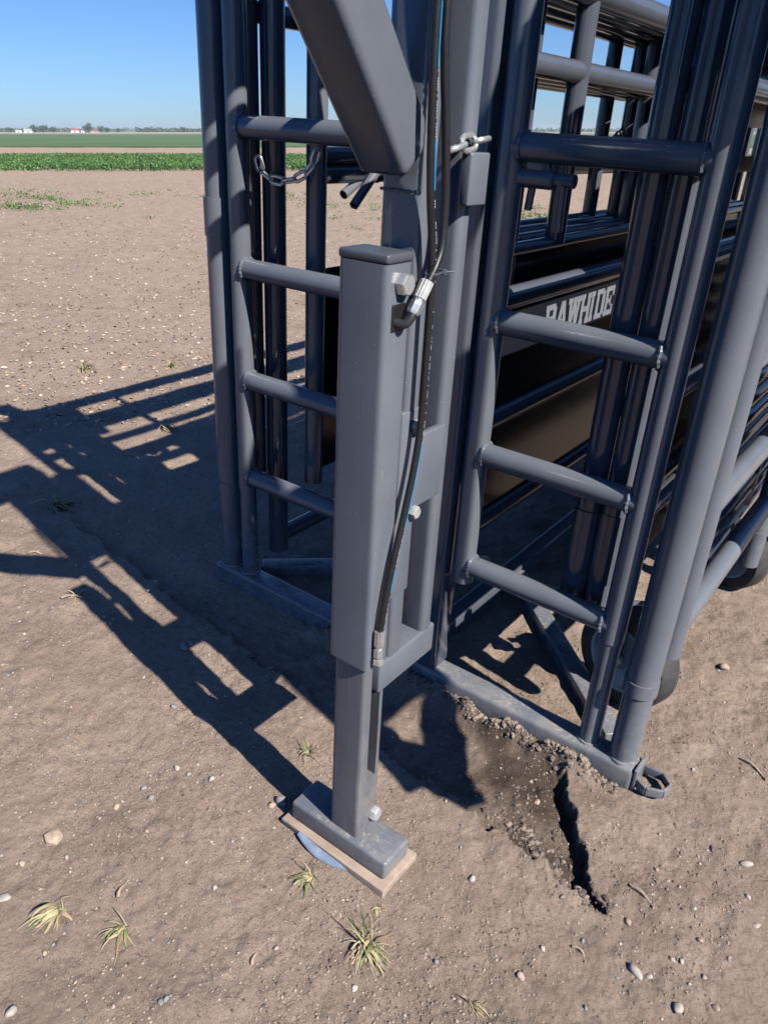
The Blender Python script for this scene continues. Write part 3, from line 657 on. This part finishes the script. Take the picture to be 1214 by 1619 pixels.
ico = []
for k in range(7):
    b = bmesh.new(); bmesh.ops.create_icosphere(b, subdivisions=2, radius=1)
    sx, sy, sz = random.uniform(.8, 1.25), random.uniform(.6, .95), random.uniform(.45, .75)
    for v in b.verts:
        d = 1 + .45 * noise.noise(v.co * 1.1 + Vector((k * 7, 0, 0))) + .12 * noise.noise(v.co * 3 + Vector((0, k * 5, 0)))
        v.co = Vector((v.co.x * sx * d, v.co.y * sy * d, v.co.z * sz * d))
    me_ = bpy.data.meshes.new('stone'); b.to_mesh(me_); b.free()
    for p in me_.polygons: p.use_smooth = True
    ico.append(me_)
def stone(tx, ty, size, matn, label, group='stones scattered on the dirt', k=None, name='stone', cat='stone'):
    k = random.randrange(7) if k is None else k
    key = (k, matn)
    if key not in smesh:
        m_ = ico[k].copy(); m_.materials.append(M[matn]); smesh[key] = m_
    o = bpy.data.objects.new(name, smesh[key]); C.objects.link(o)
    o.location = gp(tx, ty, size * .18); o.scale = (size,) * 3; o.rotation_euler = (random.uniform(-.3, .3), random.uniform(-.3, .3), random.uniform(0, 6.28))
    return tag(o, label, cat, group)
smesh = {}
b = bmesh.new(); bmesh.ops.create_icosphere(b, subdivisions=2, radius=1)
for v in b.verts:
    q = v.co; d = max(abs(q.x) * .8 + abs(q.y) * .5, abs(q.y) * 1.05, abs(q.z) * 1.0, abs(q.x + q.z) * .75); v.co = Vector((q.x / d * .95, q.y / d * 1.1, q.z / d * .55)) * (1 + .10 * noise.noise(q * 2.2))
bm_ = bpy.data.meshes.new('rock'); b.to_mesh(bm_); b.free(); bm_.materials.append(M['pebble_tan']); ro = bpy.data.objects.new('rock', bm_); C.objects.link(ro)
ro.location = gp(-1.322, .584, .004); ro.scale = (.0185,) * 3; ro.rotation_euler = (.1, .15, .7); tag(ro, 'large tan angular rock alone on the sunlit dirt left of the jack', 'rock')
NAMED = [(-1.171, .94, .0105, 'pebble_white', 'roundest bright white pebble, out in the sun near the jack shadow edge'), (-1.665, 1.262, .016, 'pebble_grey', 'large grey oval stone lying inside the jack shadow'),
         (-1.26, .425, .014, 'pebble_white', 'white stone at the left edge of the picture'), (-.981, 1.0, .016, 'pebble_grey', 'dark grey stone touching the shaded corner of the foot pad'),
         (.007, 1.587, .013, 'pebble_white', 'bright white chip far right of the rut'), (-.108, 1.149, .015, 'pebble_white', 'long pale stone below the end of the rut'),
         (-.013, 1.133, .013, 'pebble_white', 'pale stone close to the lower right corner'), (-.249, 2.321, .020, 'pebble_tan', 'tan half buried stone behind the right corner post')]
for x, y, s, m_, l in NAMED: stone(x, y, s, m_, l)
REST = [(-1.294, 0.735), (-1.286, 0.813), (-1.248, 0.805), (-1.235, 0.917), (-1.313, 0.499), (-1.274, 0.911), (-0.99, 0.977), (-0.924, 0.729), (-0.818, 0.496), (-0.815, 0.506), (-0.159, 1.424), (-0.093, 1.533), (-0.072, 1.579), (-0.189, 1.534), (0.033, 1.492), (-0.084, 1.16), (-0.01, 1.197), (0.009, 1.234), (-0.039, 1.235), (-0.056, 1.228), (-0.023, 1.309), (-0.055, 1.375), (-0.164, 1.251), (0.047, 1.186), (-0.16, 1.015), (-0.284, 1.071), (-0.487, 1.118), (-0.292, 0.989), (0.067, 1.425), (-0.484, 1.446), (-2.593, 1.884), (-2.507, 1.803), (-2.775, 2.151), (-4.153, 2.676), (-2.351, 1.396), (-2.178, 1.475), (-2.347, 1.252), (-2.042, 1.447), (-2.013, 1.394), (-1.99, 1.193), (-1.656, 1.283), (-1.467, 1.059), (-0.722, 0.717), (-1.252, 0.572), (-0.988, 0.841), (-1.083, 0.413), (-1.022, 0.31), (-0.881, 0.434), (-0.544, 0.756), (-0.444, 0.904), (-0.436, 0.78)]
for i in range(80): REST.append((random.uniform(-2.6, .1), random.uniform(.35, 2.2)))
KN = ['pebble_white', 'pebble_tan', 'pebble_grey', 'pebble_pink', 'pebble_dark']
LB = dict(pebble_white='small whitish pebble lying loose on the bare dirt', pebble_tan='small tan pebble lying loose on the bare dirt', pebble_grey='small grey pebble lying loose on the bare dirt', pebble_pink='small pinkish pebble lying loose on the bare dirt', pebble_dark='small dark pebble lying loose on the bare dirt')
for i, (x, y) in enumerate(REST):
    if -.95 < x < -.6 and .92 < y < 1.1: continue
    m_ = random.choices(KN, [5, 3, 3, 2, 1])[0]; s = random.uniform(.0050, .0092) if i < 51 else random.uniform(.0035, .0065)
    stone(x, y, s * (1 + .12 * abs(x)), m_, LB[m_])

def scatter(name, count, sampler, size, mats, weights, flat=.6, kind='stuff'):
    b0 = bmesh.new(); bmesh.ops.create_icosphere(b0, subdivisions=1, radius=1); base = np.array([v.co for v in b0.verts]); fc = np.array([[v.index for v in f.verts] for f in b0.faces]); b0.free()
    V = []; F = []; MI = []
    xs, ys, ss = sampler(count)
    zs = height(xs, ys)
    rot = rng.uniform(0, 6.28, count)
    for i in range(count):
        j = base * (1 + rng.uniform(-.28, .28, (len(base), 1))) * ss[i] * np.array([1.15, .85, flat]); c, s = math.cos(rot[i]), math.sin(rot[i])
        j = np.stack([j[:, 0] * c - j[:, 1] * s, j[:, 0] * s + j[:, 1] * c, j[:, 2]], 1) + np.array([xs[i], ys[i], zs[i] + ss[i] * .15])
        V.append(j); F.append(fc + i * len(base))
    V = np.concatenate(V); F = np.concatenate(F); me_ = bpy.data.meshes.new(name); me_.from_pydata(V.tolist(), [], F.tolist())
    for m_ in mats: me_.materials.append(M[m_])
    mi = np.repeat(rng.choice(len(mats), count, p=np.array(weights) / sum(weights)), len(fc)); me_.polygons.foreach_set('material_index', mi.astype(np.int32))
    o = bpy.data.objects.new(name, me_); C.objects.link(o)
    return o
def cone(r0, r1, pw=1.):
    def f(n):
        r = r0 * (r1 / r0) ** (rng.uniform(0, 1, n) ** pw); a = HEAD + rng.uniform(-.62, .62, n)
        return r * np.cos(a), r * np.sin(a), rng.uniform(.0009, .0029, n) * np.sqrt(r / 1.2) * rng.choice([.7, .8, 1, 1.5], n)
    return f
tag(scatter('gravel', 8000, cone(.75, 6.5), .003, KN + ['clod'], [3, 2, 2, 2, 1, 11]), 'fine gravel and grit strewn over the bare dirt', 'gravel', None, 'stuff')
def crumb(n):
    r = .72 * (2.9 / .72) ** rng.uniform(0, 1, n); a = HEAD + rng.uniform(-.62, .62, n); x, y = r * np.cos(a), r * np.sin(a)
    k = fbm(x, y, 3.0, 91, 3) + rng.normal(0, .22, n); s_ = rng.uniform(.0007, .0022, n) * rng.choice([.7, 1, 1, 1.7], n) * np.where(k > .0, 1., .35)
    return x, y, s_
tag(scatter('soil_crumbs', 26000, crumb, .003, ['clod', 'clod_light', 'clod_dark'], [5, 4, 2], .85), 'loose crumbs of dry soil over the bare ground', 'soil crumbs', None, 'stuff')
def rutclods(n):
    t = rng.uniform(0, 1., n); q = rng.uniform(0, 1, n); x = -.56 + .33 * t + rng.normal(0, .02, n) - .0736; y = 1.32 - .075 * t + q * q * .16 * (1 - t) + rng.normal(0, .018, n) - .036
    return x, y, rng.uniform(.0025, .0095, n) * rng.choice([.35, .5, .7, 1.], n)
tag(scatter('soil_clods', 420, rutclods, .01, ['clod', 'clod_dark'], [1, 3], .7), 'broken soil clods in the rut in front of the beam', 'soil clods', None, 'stuff')
def beamclods(n):
    x = rng.uniform(-1.35, -.33, n); return x - .0736, 1.598 + rng.normal(0, .012, n) - .036, rng.uniform(.002, .0085, n) * rng.choice([.4, .6, .8, 1.2], n)
tag(scatter('packed_soil', 1300, beamclods, .01, ['clod', 'clod_dark'], [3, 1], .8), 'crumbling soil packed along the front of the base beam', 'soil', None, 'stuff')

def tuft(tx, ty, n, L, spread, lean, label, greens=.5, name='grass_tuft', up=.38):
    L *= .85; greens *= .7; n = int(n * 1.5)
    o = bpy.data.objects.new(name, None); bm = bmesh.new(); lean = Vector((lean[0], lean[1], 0))
    for i in range(n):
        a = random.uniform(0, 6.28) if random.random() < .3 else math.atan2(lean.y + .01, lean.x) + random.gauss(0, .75); d = Vector((math.cos(a), math.sin(a), 0)) * random.uniform(.3, 1) + lean; l = L * random.uniform(.45, 1.45); w_ = .0027 * (random.uniform(.25, .9) if random.random() < .86 else random.uniform(1.2, 2.2)) * (1 + .25 * abs(tx))
        p = Vector((random.uniform(-1, 1), random.uniform(-1, 1), 0)) * spread; v = Vector((d.x, d.y, random.uniform(up, up * 2.6))).normalized(); side = v.cross(Vector((0, 0, 1))).normalized(); prev = None
        side = (side + Vector((0, 0, random.uniform(-.6, .6)))).normalized()
        k = 7; mi = 0 if random.random() < greens else random.choice((1, 1, 2)); droop = random.uniform(.22, .75)
        for j in range(k + 1):
            t = j / k; ww = w_ * (1 - t) ** .7 * (.6 + min(1, t * 4) * .4)
            pair = (bm.verts.new(p - side * ww), bm.verts.new(p + side * ww + Vector((0, 0, ww * .5))))
            if prev: f = bm.faces.new((prev[0], prev[1], pair[1], pair[0])); f.material_index = mi; f.smooth = True
            prev = pair; p = p + v * l / k; v = (v + Vector((random.uniform(-.16, .16), random.uniform(-.16, .16), -droop))).normalized()
            p.z = max(p.z, .0025)
    me_ = bpy.data.meshes.new(name); bm.to_mesh(me_); bm.free()
    for m_ in ('blade_green', 'blade_straw', 'blade_dry'): me_.materials.append(M[m_])
    bpy.data.objects.remove(o); o = bpy.data.objects.new(name, me_); C.objects.link(o); o.location = gp(tx, ty, -.002)
    return tag(o, label, 'grass tuft', 'grass tufts growing in the dirt')
tuft(-1.14, .484, 34, .085, .012, (-.1, -.5), 'wilted grass tuft nearest the lower left corner', .35)
tuft(-1.006, .547, 30, .080, .010, (.1, -.4), 'wilted thin grass tuft just right of the lower left one', .30)
tuft(-.582, .845, 70, .085, .014, (.25, -.15), 'bushy straw coloured grass tuft below the foot board', .30)
tuft(-.780, .885, 28, .075, .010, (-.1, -.25), 'green grass tuft beside the blue strip at the board', .65)
tuft(-.343, .878, 16, .055, .008, (.3, -.2), 'small dry straw tuft at the bottom of the picture', .15)
tuft(-2.845, 1.539, 48, .15, .02, (.2, .2), 'shaded grass tuft in the middle of the trailer shadow', .6)
tuft(-4.427, 2.757, 22, .12, .012, (0, 0), 'upright pale green tuft beyond the shadow of the top rail', .7, up=1.2)
tuft(-4.115, 3.197, 14, .10, .012, (0, 0), 'small pale tuft beyond the shadow close to the left corner post', .6, up=1.2)
tuft(-2.159, 1.199, 18, .085, .01, (0, 0), 'thin grey tuft at the corner of the jack shadow', .3)
tuft(-1.033, 1.162, 22, .055, .008, (0, 0), 'small pale green tuft between the jack leg and its shadow', .6, up=.9)
tuft(-.612, .929, 8, .035, .006, (.2, 0), 'tiny straw tuft right below the wooden board', .3)
tuft(-3.25, 2.45, 22, .11, .02, (.2, 0), 'flattened tuft lying across the striped rail shadow', .4)
def stick(tx, ty, L, r, rz, label, bend=.2):
    mb = MB(); P = [(-L / 2 + L * i / 6, bend * L * math.sin(math.pi * i / 6) * .5, r * .8 + .004 * math.sin(i)) for i in range(7)]
    mb.path(P, r, 8, [r * (1 - .08 * i + .15 * math.sin(2.3 * i)) for i in range(7)]); o = mb.build('stalk', M['stick'], None, base=(0, 0, 0)); o.location = gp(tx, ty); o.rotation_euler = (0, 0, rz)
    return tag(o, label, 'dry stalk', 'dry stalks lying on the dirt')
stick(-.743, .679, .040, .0035, 1.9, 'short dry stalk standing out below the wooden board')
stick(-1.081, .602, .045, .004, 2.0, 'dry stalk stub above the lower left tufts')
stick(-.159, 1.328, .065, .004, -.35, 'pale dry stalk just right of the rut end')
stick(-.057, 1.914, .085, .0045, -.5, 'dry stalk at the right edge beyond the beam end')
stick(-.218, 1.112, .040, .003, -.4, 'curved dark stalk between the rut and the lower edge', .5)
stick(-2.533, 1.276, .075, .004, .4, 'pale straw at the near edge of the trailer shadow')
stick(-2.16, 1.19, .085, .0045, .75, 'thick pale stalk beside the jack shadow corner')
stick(-.50, .62, .06, .0045, 1.4, 'broken stalk at the bottom edge of the picture')
stick(-3.05, 2.1, .12, .005, .1, 'long pale straw lying between the rail shadows')

# ------------------------------------------------------------------ fields, trees and farm far away (heading frame: u right, v ahead)
ca, sa = math.cos(HEAD), math.sin(HEAD)
def hv(u_, v_): return (ca * v_ + sa * u_, sa * v_ - ca * u_)
def field(name, poly, z, mat):
    me_ = bpy.data.meshes.new(name); pts = [hv(*p) for p in poly]; me_.from_pydata([(x, y, z) for x, y in pts], [], [list(range(len(pts)))]); me_.materials.append(mat)
    o = bpy.data.objects.new(name, me_); C.objects.link(o); o['kind'] = 'structure'
    if me_.polygons[0].normal.z < 0: me_.flip_normals()
    return o
def mat_field(name, a, b_, s):
    m, t, b = nodes(name); n = noi(t, s, 6, .65); n2 = noi(t, s * .08, 4)
    c = mix(t, n.outputs[0], a, b_); c = mix(t, ramp(t, n2.outputs[0], [(.4, 0.), (.6, .5)]).outputs[0], c, [q * 1.25 for q in b_])
    t.links.new(c, b.inputs['Base Color']); b.inputs['Roughness'].default_value = .9; return m
M['fgreen'] = mat_field('bean_field', (.04, .085, .022), (.08, .14, .04), .5)
M['fgreen2'] = mat_field('far_field', (.10, .15, .06), (.17, .21, .09), .05)
M['ftan'] = mat_field('stubble_field', (.36, .29, .21), (.46, .38, .28), .05)
field('green_field', [(-400, 92), (400, 78), (400, 270), (-400, 330)], .06, M['fgreen'])
field('far_field', [(-900, 345), (900, 285), (900, 420), (-900, 430)], .08, M['fgreen2'])
field('stubble_field', [(-1500, 440), (1500, 430), (1500, 640), (-1500, 640)], .10, M['ftan'])
field('distant_field', [(-2600, 660), (2600, 660), (1500, 2600), (-1500, 2600)], .12, M['fgreen2'])

def leaves(name, cs, size, mats, weights, up=.5, quad=2):                     # cs: n x 3 leaf positions
    n = len(cs); V = np.zeros((n, 4, 3)); d1 = rng.normal(0, 1, (n, 3)); d1[:, 2] *= up; d1 /= np.linalg.norm(d1, axis=1)[:, None]
    d2 = rng.normal(0, 1, (n, 3)); d2 -= d1 * (d1 * d2).sum(1)[:, None]; d2 /= np.linalg.norm(d2, axis=1)[:, None]
    s = (size * rng.uniform(.6, 1.3, n))[:, None]
    V[:, 0] = cs - d1 * s; V[:, 1] = cs + d2 * s * .5; V[:, 2] = cs + d1 * s; V[:, 3] = cs - d2 * s * .5
    me_ = bpy.data.meshes.new(name); me_.from_pydata(V.reshape(-1, 3).tolist(), [], np.arange(n * 4).reshape(n, 4).tolist())
    for m_ in mats: me_.materials.append(M[m_])
    me_.polygons.foreach_set('material_index', rng.choice(len(mats), n, p=np.array(weights) / sum(weights)).astype(np.int32))
    o = bpy.data.objects.new(name, me_); C.objects.link(o); return o
# corn strip
NC = 36000; u_ = rng.uniform(-44, 22, NC); v_ = 35.4 + .02 * u_ + rng.uniform(0, 1, NC) * 19; v_ = np.round(v_ / .76) * .76 + rng.normal(0, .06, NC)
px, py = ca * v_ + sa * u_, sa * v_ - ca * u_; hp = .25 + .05 * fbm(px, py, .2, 71, 2)
cs = []; 
for k in range(8):
    t = rng.uniform(.1, 1, NC); cs.append(np.stack([px + rng.normal(0, .10, NC) * t, py + rng.normal(0, .10, NC) * t, height(px, py, False) + hp * t], 1))
tag(leaves('corn_crop', np.concatenate(cs), .052, ['corn', 'corn2'], [3, 2], 2.2), 'strip of young green corn beyond the bare field', 'corn', None, 'stuff')
# weeds
W = []
for (tx, ty, n, sx, sy) in ((-15.1, 8.9, 900, 1.5, .26), (-13.7, 7.6, 600, .45, .22), (-15.6, 10.3, 160, 1.2, .6), (-14.2, 12.2, 90, 1.6, .5), (-6.6, 14.4, 2200, 1.5, 1.0), (-6.1, 12.7, 2200, 1.2, .9), (-5.2, 13.2, 1200, 1.6, .6), (-17, 12, 90, 3, 2), (-9, 14.5, 900, 2.0, 1.5), (-18, 9.5, 80, 2, 1), (-12.4, 12.9, 130, .7, .25), (-13.4, 14.0, 160, .9, .25), (-11.2, 13.0, 120, .35, .3)):
    q = t2w([tx, ty, 0]); k = max(3, n // 14); bx = q[0] + rng.normal(0, sx, k); by = q[1] + rng.normal(0, sy, k); b_ = rng.integers(0, k, n)
    x = bx[b_] + rng.normal(0, .07, n); y = by[b_] + rng.normal(0, .07, n); W.append(np.stack([x, y, height(x, y) + rng.uniform(.005, .07, n)], 1))
tag(leaves('weed_patch', np.concatenate(W), .022, ['weed', 'corn2'], [3, 1], 1.), 'low green weeds in patches over the bare field', 'weeds', None, 'stuff')
# straw residue
ns = 20000; r = 4.2 * (34 / 4.2) ** rng.uniform(0, 1, ns); a = HEAD + rng.uniform(-.62, .62, ns); x, y = r * np.cos(a), r * np.sin(a)
o = leaves('straw_residue', np.stack([x, y, height(x, y) + .008], 1), .0145, ['straw_pale', 'pebble_white', 'blade_dry'], [4, 1, 2], .12); o.data.transform(Matrix.Identity(4))
tag(o, 'pale straw residue strewn across the field', 'straw', None, 'stuff')

def tree(px_, top, wd_, v, label, base=211.):
    u = (px_ - 607) / FPX * v * math.cos(rad(26.57))
    h = (base - top) / 1349 * v * 1.15; x, y = hv(u, v); rw = wd_ / 2 / 1349 * v * 1.25
    t = bpy.data.objects.new('tree', None); C.objects.link(t); t.location = (x, y, 0); tag(t, label, 'tree', 'trees on the horizon')
    n = 420; cl = rng.normal(0, 1, (14, 3)); cl /= np.linalg.norm(cl, axis=1)[:, None]; cl *= rng.uniform(.35, .8, (14, 1)); c = cl[rng.integers(0, 14, n)] + rng.normal(0, .22, (n, 3))
    P = np.stack([c[:, 0] * rw, c[:, 1] * rw, h * .56 + c[:, 2] * h * .42], 1); P[:, 2] = np.maximum(P[:, 2], h * .06)
    o = leaves('crown', P, h * .085, ['leaf', 'leaf2'], [3, 1], 1.); o.parent = t
    mb = MB().tube((0, 0, -.1), (0, 0, h * .5), h * .05, 8, h * .03); o = mb.build('trunk', M['bark'], None, base=(0, 0, 0)); o.parent = t
for p in ((16, 203, 11, 520, 'low dark tree at the left edge of the horizon'), (56, 200.5, 12, 530, 'round tree left of the white farm shed'), (69, 201.5, 11, 525, 'small tree touching the white farm shed'),
          (135, 199.5, 14, 510, 'leaning tree on the horizon left of the red barn group'), (141, 198.5, 18, 520, 'tallest broad tree beside the red barn')) [:3] + \
         ((56, 201, 9, 540, 'small tree beside the grey farm roof'), (84, 202, 12, 500, 'leftmost of the pair of bushy trees right of the shed'), (69, 200, 15, 505, 'taller of the pair of bushy trees right of the shed')):
    tree(*p)
for p in ((140, 198.5, 15, 515, 'tallest dark tree between the two farm buildings'), (159, 201.5, 10, 520, 'slim tree standing above the tan barn'), (169, 203.5, 10, 510, 'low round tree at the right end of the tan barn'), (187, 204.5, 6, 600, 'lone small tree in the open right of the barns'), (290, 203, 9, 640, 'last tree on the horizon beside the left corner post')):
    tree(*p)
tl = []
for px0, px1, v, hgt, n in ((0, 120, 900, 5.0, 1500), (100, 200, 1100, 4.0, 900), (216, 330, 800, 4.5, 1600), (-200, 0, 900, 5, 1200), (330, 1300, 900, 4.5, 3500), (90, 260, 1700, 7.5, 1500)):
    q = rng.uniform(px0, px1, n); vv = v + rng.normal(0, 12, n); u = (q - 607) / FPX * math.cos(rad(26.57)) * vv
    h = .72 * hgt * (.75 + .5 * (fbm(q, q * 0, .12, 81, 3) + .3)) * rng.uniform(0, 1, n); x, y = ca * vv + sa * u, sa * vv - ca * u; tl.append(np.stack([x, y, h], 1))
tag(leaves('tree_line', np.concatenate(tl), 1.5, ['leaf', 'leaf2'], [3, 1], 1.), 'far dark tree line along the horizon', 'tree line', None, 'stuff')
def farm(px_, v, wpx, hpx, wall, roof, label, name='farm_building'):
    k = 1 / FPX * math.cos(rad(26.57)) * v; u = (px_ - 607) * k; w_ = wpx * k; h = hpx / 1349 * v; x, y = hv(u, v)
    t = bpy.data.objects.new(name, None); C.objects.link(t); t.location = (x, y, 0); t.rotation_euler = (0, 0, HEAD - math.pi / 2 + .25); tag(t, label, 'farm building', 'farm buildings on the horizon')
    o = MB().box(-w_ / 2, w_ / 2, -w_ * .3, w_ * .3, -.2, h * .62, .0).build('wall', wall, None, base=(0, 0, 0)); o.parent = t
    mb = MB(); mb.prism([(-w_ * .33, h * .6), (w_ * .33, h * .6), (0, h)], -w_ * .52, w_ * .52, Matrix(((0, 0, 1, 0), (1, 0, 0, 0), (0, 1, 0, 0), (0, 0, 0, 1)))); o = mb.build('roof', roof, None, base=(0, 0, 0)); o.parent = t
    o = MB().box(-w_ * .12, w_ * .12, -w_ * .3 - .15, -w_ * .3 - .02, 0, h * .45, 0).build('door', M['barnroof'], None, base=(0, 0, 0)); o.parent = t
farm(119, 540, 12, 6.5, M['barnwhite'], M['barnred'], 'red roofed white barn left of the tallest tree')
farm(131, 545, 5, 4, M['barnwhite'], M['barnroof'], 'tiny white shed right beside the red roofed barn')
farm(151, 540, 14, 4.6, M['barnpink'], M['barnred'], 'long tan barn right of the tallest tree')
farm(45, 560, 12, 6, M['barnwhite'], M['barnroof'], 'white farm shed at the left of the horizon')
farm(30, 580, 9, 4, M['barnwhite'], M['barnpink'], 'small pale shed left of the white farm shed')

# ------------------------------------------------------------------ the air over the plain
hz = bpy.data.meshes.new('haze'); b = bmesh.new(); bmesh.ops.create_cube(b, size=1)
for v in b.verts: v.co = Vector((v.co.x * 9000, v.co.y * 9000, -1.6 + (v.co.z + .5) * 14.))
b.to_mesh(hz); b.free(); ho = bpy.data.objects.new('haze', hz); C.objects.link(ho); ho['kind'] = 'stuff'; ho['label'] = 'thin pale summer haze over the flat plain'; ho['category'] = 'haze'
hm = bpy.data.materials.new('haze_air'); hm.use_nodes = True; t = hm.node_tree; t.nodes.remove(t.nodes['Principled BSDF'])
pv = N(t, 'ShaderNodeVolumePrincipled', Density=.0004); pv.inputs['Color'].default_value = (.84, .95, 1., 1); pv.inputs['Anisotropy'].default_value = .1
t.links.new(pv.outputs[0], t.nodes['Material Output'].inputs['Volume']); hz.materials.append(hm)

for o in list(bpy.data.objects):
    if 'base_' in o: del o['base_']
